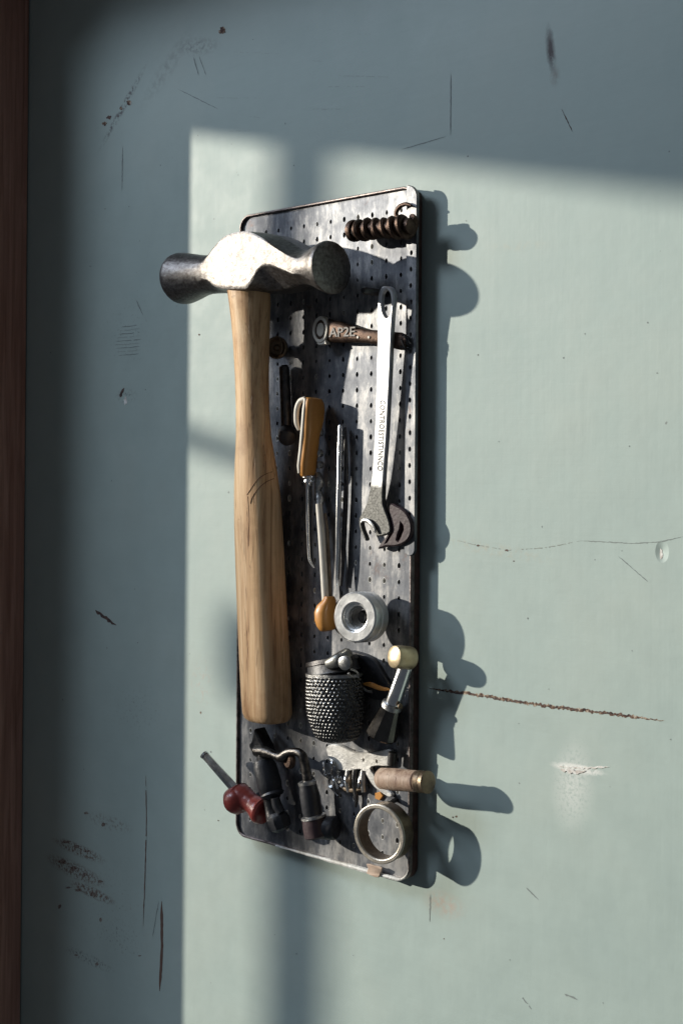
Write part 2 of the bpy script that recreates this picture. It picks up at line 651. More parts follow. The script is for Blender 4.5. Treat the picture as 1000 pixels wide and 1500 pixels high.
obj('glazing_bar', bm, framem, win)
bm = bmesh.new()
bmesh.ops.create_uvsphere(bm, u_segments=24, v_segments=16, radius=1)  # oval blob added beside the mullion to cast a soft dark patch
for v in bm.verts:
    v.co = V((v.co.x * .006 + XW - .02, v.co.y * .014 - .374 + YW, v.co.z * .038 + .008 - ZW))
obj('shade_blob', bm, framem, win)

# ---------------------------------------------------------------- perforated board
X0, X1, Z0, Z1 = -.10154, .05587, -.25255, .17626
HB = .0075


def board_material(name, dark=(.070, .075, .088, 1), light=(.37, .365, .36, 1), edge=False):
    n = N(name)
    s = n.noise(170, 7, .75, n.map((1, 1, .28)))
    a = n.noise(24, 7, .65)
    d = n.noise(500, 4, .7)
    f = n.math('ADD', n.math('MULTIPLY', s, .5), n.math('MULTIPLY', a, .5))
    col = n.ramp(f, [(.36, dark), (.48, (dark[0] * 2, dark[1] * 1.95, dark[2] * 1.8, 1)), (.60, light)])
    r = n.noise(60, 7, .75, n.map((1, 1, 1), (.3, .1, .2)))
    col = n.mix(n.ramp(r, [(.60, 0.0), (.68, .45)]), col, (.12, .065, .045, 1))
    col = n.mix(n.ramp(d, [(.64, 0.0), (.72, .4)]), col, (.5, .48, .46, 1))
    rg = n.ramp(n.noise(80, 6, .7), [(.3, .42), (.7, .55)])
    me = n.ramp(a, [(.35, .75), (.65, .55)])
    nrm = n.bump(n.math('ADD', s, n.math('MULTIPLY', d, .7)), .00005)
    return n.fin(col, rg, me, nrm, .4)


boardm = board_material('worn galvanised sheet')
skirtm = plastic('rusty dark edge', (.035, .018, .014, 1), (.10, .045, .035, 1), rough=.6, scale=200, bump=.0003)
rimm = metal('scuffed rim metal', (.09, .07, .065, 1), (.36, .31, .29, 1), (.3, .6), 220, .0003, .8)
wornm = plastic('worn white rim', (.5, .5, .47, 1), (.75, .75, .72, 1), rough=.5, scale=300, bump=.0004)

board = empty('tool_board', ((X0 + X1) / 2, 0, Z0), 'tall dark perforated metal board full of holes, hung on the wall under the tools', 'tool board')
# sheet: a grid of holes with raised lips
PX, PZ = .01215, .01005
NC, NR = 12, 41
gx0 = X0 + .0065
gx1 = gx0 + NC * PX
gz1 = Z1 - .0085
gz0 = gz1 - NR * PZ
bm = bmesh.new()
K = 16
grid = {}


def gv(x, z):
    k = (round(x * 1e6), round(z * 1e6))
    if k not in grid:
        grid[k] = bm.verts.new((x, -HB, z))
    return grid[k]


sq = [(-1, -1), (-.5, -1), (0, -1), (.5, -1), (1, -1), (1, -.5), (1, 0), (1, .5), (1, 1), (.5, 1), (0, 1), (-.5, 1), (-1, 1), (-1, .5), (-1, 0), (-1, -.5)]
for i in range(NC):
    for j in range(NR):
        cx, cz = gx0 + (i + .5) * PX, gz1 - (j + .5) * PZ
        jr = random.uniform(.85, 1.15)
        outer = [gv(cx + a * PX / 2, cz + b * PZ / 2) for a, b in sq]
        angs = [math.atan2(b, a) for a, b in sq]
        R = []
        tear = random.uniform(0, .5)
        sheen = random.random() * (1 if j > NR - 9 or (i < 4 and j > 8) else .42)  # light caught by lips in shaded cells is put in as paler colour
        for rad, dy in ((1.5, 0), (1.25, .0), (1.1, -.00004), (1.0, .00005), (.96, .0013)):
            R.append([bm.verts.new((cx + rad * .00100 * jr * math.cos(t) * (1 - tear * max(0, math.sin(t))), -HB + dy, cz + rad * .00150 * jr * math.sin(t))) for t in angs])
        seq = [outer] + R
        for a, b in zip(seq, seq[1:]):
            for k in range(K):
                fc = bm.faces.new((a[k], a[(k + 1) % K], b[(k + 1) % K], b[k]))
                if a is R[1] or a is R[2] or a is R[3] or (a is R[0] and sheen > .75):
                    fc.material_index = 1 if sheen > .35 else 0
out_l = rrect(X0, X1, Z0, Z1, .009, 8)
inner = [(gx0, gz0), (gx1, gz0), (gx1, gz1), (gx0, gz1)]
allp = [[V((p[0], p[1], 0)) for p in out_l], [V((p[0], p[1], 0)) for p in inner]]
vv = [bm.verts.new((p[0], -HB, p[1])) for p in out_l] + [gv(*p) for p in inner]
for t in tessellate_polygon(allp):
    bm.faces.new([vv[i] for i in t])
sheet = obj('perforated_sheet', bm, boardm, board, smooth=40)
sheet.data.materials.append(plastic('pale lip glint', (.42, .41, .38, 1), (.70, .69, .65, 1), rough=.5, scale=300))


def band(outer, ofs, y0, y1, mat, name, parent):
    """hollow band following an outline: ofs = wall thickness inwards"""
    bm = bmesh.new()
    cx, cz = (X0 + X1) / 2, (Z0 + Z1) / 2
    n_ = len(outer)
    secs = []
    for i in range(n_):
        a, b, c = V(outer[i - 1]), V(outer[i]), V(outer[(i + 1) % n_])
        t = (c - a).normalized()
        nn = V((-t.y, t.x))
        if nn.dot(V((cx, cz)) - b) < 0:
            nn = -nn
        q_ = b + nn * ofs
        ch = ofs * .3
        q1, q2 = b + nn * ch, b + nn * (ofs - ch)
        secs.append([V((b.x, y1, b.y)), V((b.x, y0 + ch, b.y)), V((q1.x, y0, q1.y)), V((q2.x, y0, q2.y)), V((q_.x, y0 + ch, q_.y)), V((q_.x, y1, q_.y))])
    rings(bm, secs, closed=True)
    return obj(name, bm, mat, parent, smooth=40)


band(rrect(X0 - .0004, X1 + .0004, Z0 - .0004, Z1 + .0004, .0094, 8), .0016, -HB - .0020, -HB + .001, rimm, 'rim', board)
band(rrect(X0 - .0002, X1 + .0002, Z0 - .0002, Z1 + .0002, .0092, 8), .0014, -HB + .0012, -.0012, skirtm, 'skirt', board)
# scuffed white lower rim
bm = bmesh.new()
ol_ = [p for p in rrect(X0 + .0004, X1 - .0004, Z0 + .0002, Z1, .009, 14)]
run = [(X0 + .040 + i * .0012, Z0 + .0002) for i in range(int((X1 - .010 - X0 - .040) / .0012))]
run += [p for p in ol_ if p[1] < Z0 + .010 and p[0] > X1 - .0095]
pts, rad = [], []
for i, (x, z) in enumerate(run):
    t = i / (len(run) - 1)
    pts.append(V((x, -HB - .0018, z)))
    rad.append(min(1, 4 * (1 - t)) * (.0004 + .0011 * min(1, t * 1.5)) * (1 + .5 * noise.noise(V((i * .13, 0, 0)))) + .0002)
tube(bm, pts, rad, 8, 0)
obj('worn_edge', bm, wornm, board)
# raised strip along the right-hand edge
sx0, sx1 = P(593, 600, .0105).x, P(608.5, 600, .0105).x
zt, zb = Z1 + .0004, P(606, 815, .0105).z
strip = []
for (cx, cz, r, a0) in ((sx1 - .0085, zt - .0085, .0085, 0), (sx0 + .001, zt - .001, .001, 90), (sx0 + .0045, zb + .0045, .0045, 180), (sx1 - .0045, zb + .0045, .0045, 270)):
    for i in range(8):
        a = math.radians(a0 + 90 * i / 7)
        strip.append((cx + r * math.cos(a), cz + r * math.sin(a)))
holes = []
zz = zt - .022
while zz > zb + .012:
    c = (sx0 + .0042 + random.uniform(-.0003, .0003), zz)
    holes.append([(c[0] + .0008 * math.cos(2 * math.pi * i / 10), c[1] + .0013 * math.sin(2 * math.pi * i / 10)) for i in range(10)])
    zz -= .01005
bm = bmesh.new()
plate(bm, [strip] + holes, lambda x, z: -.0107, lambda x, z: -.0086, .0004)
obj('edge_strip', bm, boardm, board, smooth=30)

# ---------------------------------------------------------------- hammer
steel_worn = metal('worn forged steel', (.10, .088, .08, 1), (.31, .295, .28, 1), (.36, .54), 420, .00026, 1, ((.09, .07, .06, 1), .585))
handlem = wood('ash handle', (.45, .25, .12, 1), (.69, .45, .24, 1), (.84, .62, .38, 1))
hl, hr = .033, .033
ham = empty('hammer', P(388, 1057, .0075), 'large hammer with a steel double-faced head and pale wooden handle, biggest tool', 'hammer')
secs = []
HS = [  # u, v: top, bottom, front face top, front face bottom; half depth mm; 0 round .. 1 faceted
    (261.5, 380, 436, 0, 0, 15.0, 0), (262, 374, 442, 0, 0, 17.2, 0), (265, 371, 445, 0, 0, 18.4, 0), (272, 370.5, 445, 0, 0, 18.2, 0), (284, 372, 440, 0, 0, 16.5, 0), (296, 373.5, 434, 0, 0, 15, 0), (306, 374, 431, 0, 0, 14, 0),
    (314, 372, 430, 392, 412, 13.6, .35), (324, 364, 429, 380, 414, 13.8, .8), (336, 354, 428.5, 366, 422, 14.2, 1), (350, 345.5, 428, 352, 426, 14.5, 1), (366, 341.5, 428, 345, 427, 14.5, 1), (384, 341, 428, 343, 426, 14.5, 1), (394, 342, 427.5, 346, 413, 14.5, 1), (402, 344, 427, 350, 399, 14.5, 1),
    (411, 347, 426, 355, 392, 14.4, 1), (422, 352, 424, 363, 393, 14.3, 1), (434, 359, 421, 371, 398, 14.1, 1), (444, 365, 418, 377, 402, 14, .95), (452, 367, 417, 381, 406, 13.9, .7), (461, 364, 420, 386, 404, 14.2, .3), (470, 359.5, 424.5, 0, 0, 15.2, 0), (478, 355, 428.5, 0, 0, 17, 0), (483, 352.8, 431, 0, 0, 17.9, 0), (485.5, 353.4, 430.4, 0, 0, 17.6, 0), (486.5, 355.5, 428.5, 0, 0, 16.7, 0), (486.8, 372, 412, 0, 0, 9, 0)]
full = []
for r_h in HS:
    r_h = list(r_h)
    if not r_h[3]:
        m_, q_ = (r_h[1] + r_h[2]) / 2, (r_h[2] - r_h[1]) / 2
        r_h[3], r_h[4] = m_ - q_ * .6, m_ + q_ * .6
    full.append(r_h)
dense = []
for i in range(len(full) - 1):
    p0, p1, p2, p3 = full[max(i - 1, 0)], full[i], full[i + 1], full[min(i + 2, len(full) - 1)]
    kk = max(1, int((p2[0] - p1[0]) / 2))
    for j in range(kk):
        t = j / kk
        row = []
        for c_ in range(7):
            # Hermite with slopes by distance, so uneven stations stay smooth
            m1 = (p2[c_] - p0[c_]) / max(1e-6, p2[0] - p0[0]) * (p2[0] - p1[0])
            m2 = (p3[c_] - p1[c_]) / max(1e-6, p3[0] - p1[0]) * (p2[0] - p1[0])
            if c_ in (0, 6):
                row.append(p1[c_] + (p2[c_] - p1[c_]) * t)
            else:
                row.append((2 * t ** 3 - 3 * t * t + 1) * p1[c_] + (t ** 3 - 2 * t * t + t) * m1 + (3 * t * t - 2 * t ** 3) * p2[c_] + (t ** 3 - t * t) * m2)
        dense.append(row)
dense.append(full[-1])
HH_ = .039


def hexa(dm, hh, t1, t0):
    return [V((-dm, t0)), V((-dm, t1)), V((-dm * .1, hh)), V((dm, hh)), V((dm, -hh)), V((-dm * .1, -hh))]


def walk(poly):
    out = []
    for i_ in range(6):
        p_, q_ = poly[i_], poly[(i_ + 1) % 6]
        for f_ in (.045, .075, .12, .25, .4, .6, .75, .88, .925, .955):
            out.append(p_.lerp(q_, f_))
    return out


NOM = [math.atan2(q_.y, q_.x) for q_ in walk(hexa(1, 1, .6, -.6))]
for u, vt, vb, f1, f0, dm, fk in dense:
    v = (vt + vb) / 2
    c = P(u, v, HH_)
    k = ppm(c)
    hh = (vb - vt) / 2 / k
    dmm = dm / 1000
    fk = max(0, min(1, fk))
    poly = walk(hexa(dmm, hh, min((v - f1) / k, hh * .97), max((v - f0) / k, -hh * .97)))
    s = []
    for an_, q_ in zip(NOM, poly):
        e_ = V((dmm * math.cos(an_), hh * math.sin(an_)))
        w_ = e_.lerp(q_, fk)
        s.append(V((c.x, c.y + w_.x, c.z + w_.y)))
    secs.append(s)
bm = rings(bmesh.new(), secs)
obj('head', bm, steel_worn, ham, smooth=38)

HH = [(408, 365, 27, .0385), (424, 364, 31.5, .0380), (445, 366, 30.5, .0372), (470, 367, 28.5, .0364), (500, 368, 26.8, .0352), (550, 369, 25, .0334), (600, 370, 24.6, .0316), (640, 371.5, 26, .0300),
      (680, 374, 29.5, .0286), (720, 376.5, 31.5, .0272), (770, 378.5, 32.5, .0254), (830, 381, 33.2, .0234), (900, 384, 33.7, .022), (970, 387.5, 34, .0208), (1020, 390, 34, .02), (1044, 391.2, 33.5, .0196), (1052, 391.6, 31, .0195), (1056, 391.8, 26, .0195), (1057.5, 391.8, 18, .0195)]
secs = []
for i, (v, u, hw, h) in enumerate(HH):
    c = P(u, v, h)
    k = ppm(c)
    a = hw / k / .90
    s = []
    for j in range(48):
        t = 2 * math.pi * j / 48
        pw = 2.0 + .7 * max(0, min(1, (v - 660) / 80))
        rr = (abs(math.cos(t)) ** pw + abs(math.sin(t)) ** pw) ** (-1 / pw)
        s.append(c + V((a * rr * math.cos(t), a * .8 * rr * math.sin(t), 0)))
    secs.append(s)


def dens(secs, k=4):
    out = []
    n_ = len(secs[0])
    m = len(secs)
    for i in range(m - 1):
        for q_ in range(k):
            t = q_ / k
            row = []
            for j in range(n_):
                p0, p1, p2, p3 = secs[max(i - 1, 0)][j], secs[i][j], secs[i + 1][j], secs[min(i + 2, m - 1)][j]
                # non-uniform spacing: plain smoothstep keeps it calm
                row.append(p1.lerp(p2, t))
            out.append(row)
    out.append(secs[-1])
    return out


bm = rings(bmesh.new(), secs)
hd = obj('handle', bm, handlem, ham, smooth=40)
# pencil-like scratches carved on the grip
n = N('carved wood line')
carvem = n.fin((.12, .055, .025, 1), .8)
BV = None


def on_handle(u, v):
    """first hit of the view ray on the handle, as a world point"""
    a, b = P(u, v, .1), P(u, v, 0)
    d = (b - a).normalized()
    o_ = base_of(hd)
    dg = None
    ok, loc, nor, idx = hd.ray_cast(a - o_, d)
    return (loc + o_ + nor * .00005) if ok else None


bpy.context.view_layer.update()
for k_, line in enumerate(([(399, 691), (388, 695), (377, 703), (367, 717), (362, 725)], [(401, 701), (390, 706), (378, 716), (369, 730), (367, 738)], [(363, 727), (365, 760), (364, 800)])):
    pts = [on_handle(*p) for p in line]
    pts = [p for p in pts if p]
    if len(pts) > 2:
        obj('carved_line', tube(bmesh.new(), pts, .00022 if k_ < 2 else .00014, 6, 4), carvem, hd)

# ---------------------------------------------------------------- materials of the small tools
chrome = metal('polished chrome', (.70, .70, .70, 1), (.86, .86, .85, 1), (.16, .3), 90, .00008, 1)
satin = metal('satin steel', (.30, .30, .30, 1), (.55, .55, .53, 1), (.3, .5), 300, .0003, 1, ((.12, .11, .1, 1), .6))
darkst = metal('dark steel', (.04, .04, .045, 1), (.12, .115, .11, 1), (.3, .5), 200, .0002, .9)
browns = metal('brown rusted steel', (.035, .022, .017, 1), (.13, .085, .062, 1), (.35, .6), 250, .0003, .85)
bronze = metal('dull bronze', (.12, .085, .055, 1), (.27, .21, .15, 1), (.35, .55), 160, .0002, .9)
brass = metal('brushed brass', (.55, .42, .24, 1), (.72, .60, .40, 1), (.3, .5), 200, .0002, .7)
rubber = plastic('black rubber', (.012, .013, .016, 1), (.03, .031, .036, 1), .42, 140, .0002)
orangep = plastic('orange plastic', (.50, .215, .045, 1), (.60, .28, .07, 1), .38, 60, .0001, .15)
palep = plastic('cream plastic', (.60, .55, .46, 1), (.70, .66, .58, 1), .4, 90, .0001)
redp = plastic('worn red plastic', (.22, .028, .02, 1), (.36, .06, .045, 1), .35, 130, .0003, .2)
woodd = wood('weathered dowel', (.22, .14, .10, 1), (.40, .28, .20, 1), (.62, .50, .38, 1), 1.6, .55)
purple = plastic('maroon rubber', (.028, .014, .017, 1), (.055, .028, .032, 1), .5, 160, .0002)


def R_(px, p):
    return px / ppm(p)


# ---- spiral anchor, top right
t_ = empty('spiral_anchor', P(560, 335, .0075), 'rusty brown twisted spiral anchor lying sideways at the top corner of the board', 'anchor')
a, b = P(519, 338, .020), P(602, 331, .019)
bm = bmesh.new()
L_ = (b - a)
x, y = frame(L_)
pts = []
TR = 6.5
for i in range(int(TR * 20) + 1):
    t = i / (TR * 20)
    an = 2 * math.pi * TR * t
    r = .0046 + .0006 * math.sin(9 * t) + .0008 * t
    pts.append(a + L_ * t + (x * math.cos(an) + y * math.sin(an)) * r)
tube(bm, pts, [.0021 + .0004 * math.sin(i * .9) for i in range(len(pts))], 8, 0)
obj('spiral', bm, browns, t_)
obj('core', lathe(bmesh.new(), a, b, [(0, .002), (.02, .0042), (1, .0050), (1.02, .002)], 20), browns, t_)
bm = bmesh.new()
lathe(bm, a - L_ * .05, a + L_ * .02, [(0, .0042), (0, .0066), (.5, .007), (1, .0066), (1, .0042)], 28, closed=True)
obj('end_ring', bm, browns, t_)
obj('hook', tube(bmesh.new(), [P(602, 332, .013), P(592, 324, .0125), (P(583, 320, .0125)), P(580, 312, .0125), P(585, 303, .0125), P(594, 299, .0125), P(602, 301, .0125)], [.0022, .0017, .0015, .0014, .0015, .0013, .0009], 10, 6), browns, t_)

# ---- brown knob
t_ = empty('round_knob', P(410, 512, .0075), 'small round brown knob with a dished centre, right beside the hammer handle', 'knob')
a, b = P(404, 509, .021), P(413, 512, .0076)
r = R_(16.5, a)
obj('knob', lathe(bmesh.new(), b, a, [(0, r * .5), (.55, r * .55), (.7, r * .95), (.85, r * 1.02), (.97, r * .98), (1.02, r * .86), (.96, r * .72), (.86, r * .62), (.84, r * .3), (.9, r * .18), (.91, .0002)], 36), bronze, t_)
obj('wire_loop', tube(bmesh.new(), [a + V((r * .9 * math.cos(q_), -.001, r * 1.0 * math.sin(q_))) for q_ in [math.radians(d_) for d_ in range(-80, 100, 20)]], .0005, 8, 3), bronze, t_)

# ---- dark punch below it
t_ = empty('centre_punch', P(424, 650, .0075), 'slim dark steel punch with a round black butt, hanging below the round knob', 'punch')
a, b = P(416, 535, .0125), P(420, 632, .0125)
obj('shaft', lathe(bmesh.new(), a, b, [(0, .002), (.03, .0034), (.5, .0036), (.94, .0038), (.96, .0045), (1, .005)], 24), darkst, t_)
a2 = P(422, 640, .016)
obj('butt', lathe(bmesh.new(), b, b + (a2 - b).normalized() * .008 + V((.001, -.002, -.001)), [(0, .005), (.15, .0058), (.8, .006), (.95, .0054), (1, .0045)], 28), rubber, t_)

# ---- lettered tool with pale medallion
t_ = empty('lettered_handle', P(540, 500, .0075), 'short dark brown tapered tool handle with raised pale letters, passing behind the wrench', 'handle')
hT = .0125
secs = []
for u, v, hh, dm in ((474, 484, 16, 3.6), (480, 484, 17.5, 4.2), (500, 487, 15.5, 4.2), (520, 490, 12, 4), (540, 493, 10, 3.8), (558, 495, 11, 3.6), (575, 498, 12, 3.4), (588, 500, 13, 3), (596, 501, 9, 2)):
    c = P(u, v, hT)
    k = ppm(c)
    s = []
    for j in range(28):
        t = 2 * math.pi * j / 28
        rr = (abs(math.cos(t)) ** 3 + abs(math.sin(t)) ** 3) ** (-1 / 3)
        s.append(V((c.x, c.y + rr * math.cos(t) * dm / 1000, c.z + rr * math.sin(t) * hh / k)))
    secs.append(s)
obj('grip', rings(bmesh.new(), secs), browns, t_)
yf = -(hT + .0043)
c = P(470, 483, hT + .0040)
k = ppm(c)
bm = bmesh.new()


def ell(cx, cz, a, b, n_=32):
    return [(cx + a * math.cos(2 * math.pi * i / n_), cz + b * math.sin(2 * math.pi * i / n_)) for i in range(n_)]


aw, ah = .0068, 19.5 / k
plate(bm, [ell(c.x, c.z, aw, ah), ell(c.x, c.z, aw * .68, ah * .74)], lambda x, z: -hT - .0052, lambda x, z: -hT - .001, .0004)
obj('medallion_ring', bm, palep, t_)
obj('medallion_face', plate(bmesh.new(), [ell(c.x, c.z, aw * .5, ah * .52)], lambda x, z: -hT - .0049, lambda x, z: -hT - .001, .0004), palep, t_)
obj('medallion_back', plate(bmesh.new(), [ell(c.x, c.z, aw * .72, ah * .78)], lambda x, z: -hT - .0042, lambda x, z: -hT - .001, .0002), browns, t_)
tl = [(c.x - .004, c.z - ah * .78), (c.x + .0045, c.z - ah * .78), (c.x + .0056, c.z - ah * 1.12), (c.x - .002, c.z - ah * 1.15)]
obj('medallion_tail', plate(bmesh.new(), [tl], lambda x, z: -hT - .0047, lambda x, z: -hT - .001, .0004), palep, t_)


def text_mesh(name, body, size, mat, parent, mw, ext=.0002, sx=1.0, follow=None):
    cu = bpy.data.curves.new(name, 'FONT')
    cu.body = body
    cu.size = size
    cu.extrude = ext
    cu.align_x = 'CENTER'
    cu.align_y = 'CENTER'
    cu.offset = size * .012
    cu.resolution_u = 3
    tmp = bpy.data.objects.new('tmp', cu)
    COL.objects.link(tmp)
    bpy.context.view_layer.update()
    me = bpy.data.meshes.new_from_object(tmp.evaluated_get(bpy.context.evaluated_depsgraph_get()))
    bpy.data.objects.remove(tmp)
    bm = bmesh.new()
    bm.from_mesh(me)
    bmesh.ops.scale(bm, vec=(sx, 1, 1), verts=bm.verts)
    bmesh.ops.transform(bm, matrix=mw, verts=bm.verts)
    if follow:
        for v_ in bm.verts:
            v_.co.y = follow(v_.co.x, v_.co.z)
    return obj(name, bm, mat, parent, smooth=0)


# text plane: +X right, +Z up, facing -Y
RX = Matrix(((1, 0, 0, 0), (0, 0, -1, 0), (0, 1, 0, 0), (0, 0, 0, 1)))
c = P(501, 487, hT + .0045)
text_mesh('raised_letters', 'AP2E', .0084, plastic('dulled pale paint', (.26, .235, .21, 1), (.42, .39, .35, 1), rough=.6, scale=500, bump=.0003), t_, Matrix.Translation((c.x, -hT - .0042, c.z)) @ Matrix.Rotation(math.radians(2), 4, 'Y') @ RX, .0005, 1.25)
for (u, v) in ((524, 494), (540, 494)):
    c = P(u, v, hT + .004)
    obj('pin', lathe(bmesh.new(), c + V((0, .002, 0)), c + V((0, -.0004, 0)), [(0, .0008), (1, .0008)], 10), palep, t_)
bm = bmesh.new()
for i in range(46):
    s0 = P(588 + random.uniform(-3, 4), 500 + random.uniform(-11, 11), hT + random.uniform(-.002, .003))
    e0 = P(599 + random.uniform(-6, 3), 503 + random.uniform(-13, 14), max(.0112, hT + random.uniform(-.003, .001)))
    tube(bm, [s0, s0.lerp(e0, .5) + V((0, random.uniform(-.001, .001), random.uniform(-.001, .001))), e0], [.0006, .0005, .0002], 5, 2)
obj('bristles', bm, rubber, t_)

# ---- wrench
t_ = empty('wrench', P(550, 800, .0125), 'long polished wrench with a slotted top and open jaw at its lower end', 'wrench')
hw = .0175
out = [(565, 419), (571, 421), (575, 428), (576, 440), (573.5, 470), (572, 500), (570.5, 540), (567.5, 600), (565.5, 640), (562.5, 680), (560.5, 710), (560, 735), (563.5, 748), (568, 760), (571, 772), (570, 780), (562, 784), (552, 786),
       (549.5, 784), (548, 776), (542, 768), (533, 764), (529, 766), (531, 776), (536, 789), (533.5, 791.5), (527, 777), (525, 764), (526.5, 757), (533.5, 744), (538, 731), (541.5, 712), (544.5, 690), (547.5, 640), (549.3, 600), (551, 540), (552, 500), (552, 470), (552.5, 438), (555, 426), (559, 420)]
hole = [(564.5, 424), (569, 428), (571, 436), (571, 450), (569, 460), (564.5, 465), (560, 460), (557.5, 450), (557.5, 436), (559.5, 428)]


def wy(x, z):
    zt_, zb_ = .118, -.055
    return -(.0145 + (z - zb_) / (zt_ - zb_) * .006)


ol = [(P(u, v, -wy(0, P(u, v, hw).z)).x, P(u, v, -wy(0, P(u, v, hw).z)).z) for u, v in out]


def sm2(l, k=3):
    n_ = len(l)
    o_ = []
    for i in range(n_):
        p0, p1, p2, p3 = [V(l[(i + q_) % n_]) for q_ in (-1, 0, 1, 2)]
        for j in range(k):
            t = j / k
            o_.append(tuple(.5 * ((2 * p1) + (p2 - p0) * t + (2 * p0 - 5 * p1 + 4 * p2 - p3) * t * t + (3 * p1 - p0 - 3 * p2 + p3) * t ** 3)))
    return o_


hlp = [(P(u, v, .0205).x, P(u, v, .0205).z) for u, v in hole]
bm = plate(bmesh.new(), [sm2(ol), sm2(hlp)], wy, lambda x, z: wy(x, z) + .0032, .0007)
# bright polished shank, duller forged head: one mesh, wear follows the tool's own length
n = N('wrench steel')
sep = n.n('ShaderNodeSeparateXYZ')
n.l(n.co, sep.inputs[0])
ng = n.noise(700, 5, .7)
zrel = P(556, 712, hw).z - P(550, 800, .0125).z
mk = n.ramp(n.math('ADD', n.math('MULTIPLY', n.math('SUBTRACT', sep.outputs[2], zrel), 60), n.math('MULTIPLY', n.noise(200, 3), .5)), [(.15, 0.0), (.45, 1.0)])
colw = n.mix(mk, n.ramp(ng, [(.35, (.07, .07, .067, 1)), (.65, (.19, .19, .18, 1))]), n.ramp(n.noise(40, 4), [(.3, (.78, .79, .8, 1)), (.7, (.88, .88, .88, 1))]))
rw = n.mix(mk, (.5, .5, .5, 1), (.33, .33, .33, 1))
wrm = n.fin(colw, rw, 1.0, n.bump(n.math('MULTIPLY', ng, n.math('SUBTRACT', 1.05, mk)), .00012))
obj('body', bm, wrm, t_, smooth=30)
# raised lip round the jaw
jaw = [P(u, v, hw - .0008) for u, v in ((529, 765), (533, 762), (540, 764), (546, 771), (549.5, 780))]
obj('jaw_edge', tube(bmesh.new(), jaw, [.0008, .0013, .0015, .0015, .0010], 10, 5, .7), satin, t_)
c = P(556.5, 638, .0178)
n = N('stamped ink')
inkm = n.fin((.16, .155, .15, 1), .6)
yy = wy(0, c.z)
sl = math.atan2(P(553, 675, .0178).x - P(558, 600, .0178).x, P(553, 675, .0178).z - P(558, 600, .0178).z)
mw = Matrix.Translation((c.x + .0002, yy - .00006, c.z)) @ Matrix.Rotation(math.radians(94.2), 4, 'Y') @ RX
text_mesh('stamped_text', 'CONTROESTISTINNCO', .0058, inkm, t_, mw, 0, .72, lambda x, z: wy(x, z) - .00018)
obj('hang_peg', lathe(bmesh.new(), P(566, 430, HB), P(566, 430, HB) + V((-.001, -.021, 0)), [(0, .0024), (.93, .0024), (1, .0016)], 16), darkst, t_)

# ---- dark hooked spanner behind the wrench jaw
t_ = empty('hook_spanner', P(580, 798, .0075), 'dark maroon curved hook with a slit, tucked behind the jaw of the wrench', 'hook spanner')
out = [(571, 738), (580, 741), (591, 748), (599, 760), (602, 773), (599, 787), (590, 796), (577, 800), (565, 800), (553, 804), (556, 797), (564, 787), (571, 776), (572, 765), (569, 750)]
slit = [(586, 764), (589.5, 770), (590, 776), (586, 786), (582.5, 793), (580, 791), (582, 783), (585, 775)]
slit2 = [(572, 781), (574.5, 781), (566, 794), (563, 796)]
hk = .0135
obj('blade', plate(bmesh.new(), [sm2(pxl(out, hk)), pxl(slit, hk), pxl(slit2, hk)], lambda x, z: -hk - .004 * 0, lambda x, z: -hk + .0045, .0008), purple, t_)

# ---- orange handled screwdriver
t_ = empty('screwdriver', P(455, 832, .0075), 'screwdriver with an orange handle, its lit front coloured cream, and thin double chrome shaft', 'screwdriver')


def slab(rows, mat, name, parent, pw=3.5):
    """rows: u, v of the FRONT face centre, half width px, h front, h back"""
    secs = []
    for u, v, hw_, hf, hb in rows:
        c = P(u, v, hf)
        a = hw_ / (ppm(c) * .728)
        cy, dy = -(hf + hb) / 2, (hf - hb) / 2
        s = []
        for j in range(28):
            t = 2 * math.pi * j / 28
            rr = (abs(math.cos(t)) ** pw + abs(math.sin(t)) ** pw) ** (-1 / pw)
            s.append(V((c.x + a * rr * math.cos(t), cy + dy * rr * math.sin(t), c.z)))
        secs.append(s)
    return obj(name, rings(bmesh.new(), secs), mat, parent, smooth=40)


slab([(449.5, 582, 2, .024, .016), (449, 584, 4.5, .0255, .0125), (448, 590, 5, .026, .0105), (447, 602, 5, .026, .0095), (446, 615, 5, .026, .0095), (445.5, 626, 5, .026, .0110), (445, 640, 5, .0255, .0125), (443, 660, 5, .0255, .0125), (440.5, 680, 5.4, .0255, .0125), (440.5, 692, 5, .025, .0128), (442, 697, 3.5, .024, .014), (443, 699, 2, .022, .016)], orangep, 'handle', t_)
slab([(445.8, 583.5, 1.6, .0262, .0225), (443.6, 600, 2.2, .0268, .0225), (441.6, 626, 2.2, .0268, .0225), (438.6, 660, 2.2, .0262, .0225), (436, 682, 2.2, .0262, .0225), (436.8, 693, 1.6, .0255, .0225)], palep, 'lit_face', t_)  # cream slab colours in the sunlit front of the orange handle
obj('hook', tube(bmesh.new(), [P(447, 584, .024), P(440, 587, .024), P(435.5, 596, .024), P(434, 608, .024), (P(434.5, 620, .024)), P(438, 630, .023)], [.0014, .0017, .0018, .0018, .0017, .0010], 12, 5), palep, t_)
c = P(464, 609, .0155)
obj('rivet', lathe(bmesh.new(), c + V((-.002, 0, 0)), c + V((.0012, 0, 0)), [(0, .002), (.8, .002), (1, .0013)], 18), bronze, t_)
c0, c1 = P(452, 697, .018), P(452, 712, .018)
obj('ferrule', lathe(bmesh.new(), c0, c1, [(0, .0042), (.15, .0045), (.35, .003), (.6, .0034), (.8, .0022), (1, .0018)], 24), chrome, t_)
obj('shaft', tube(bmesh.new(), [P(450, 708, .018), P(450.5, 760, .018), P(452.5, 812, .018), P(455, 824, .018), P(460, 832, .018)], [.0011, .0011, .001, .0009, .0005], 12, 8), chrome, t_)
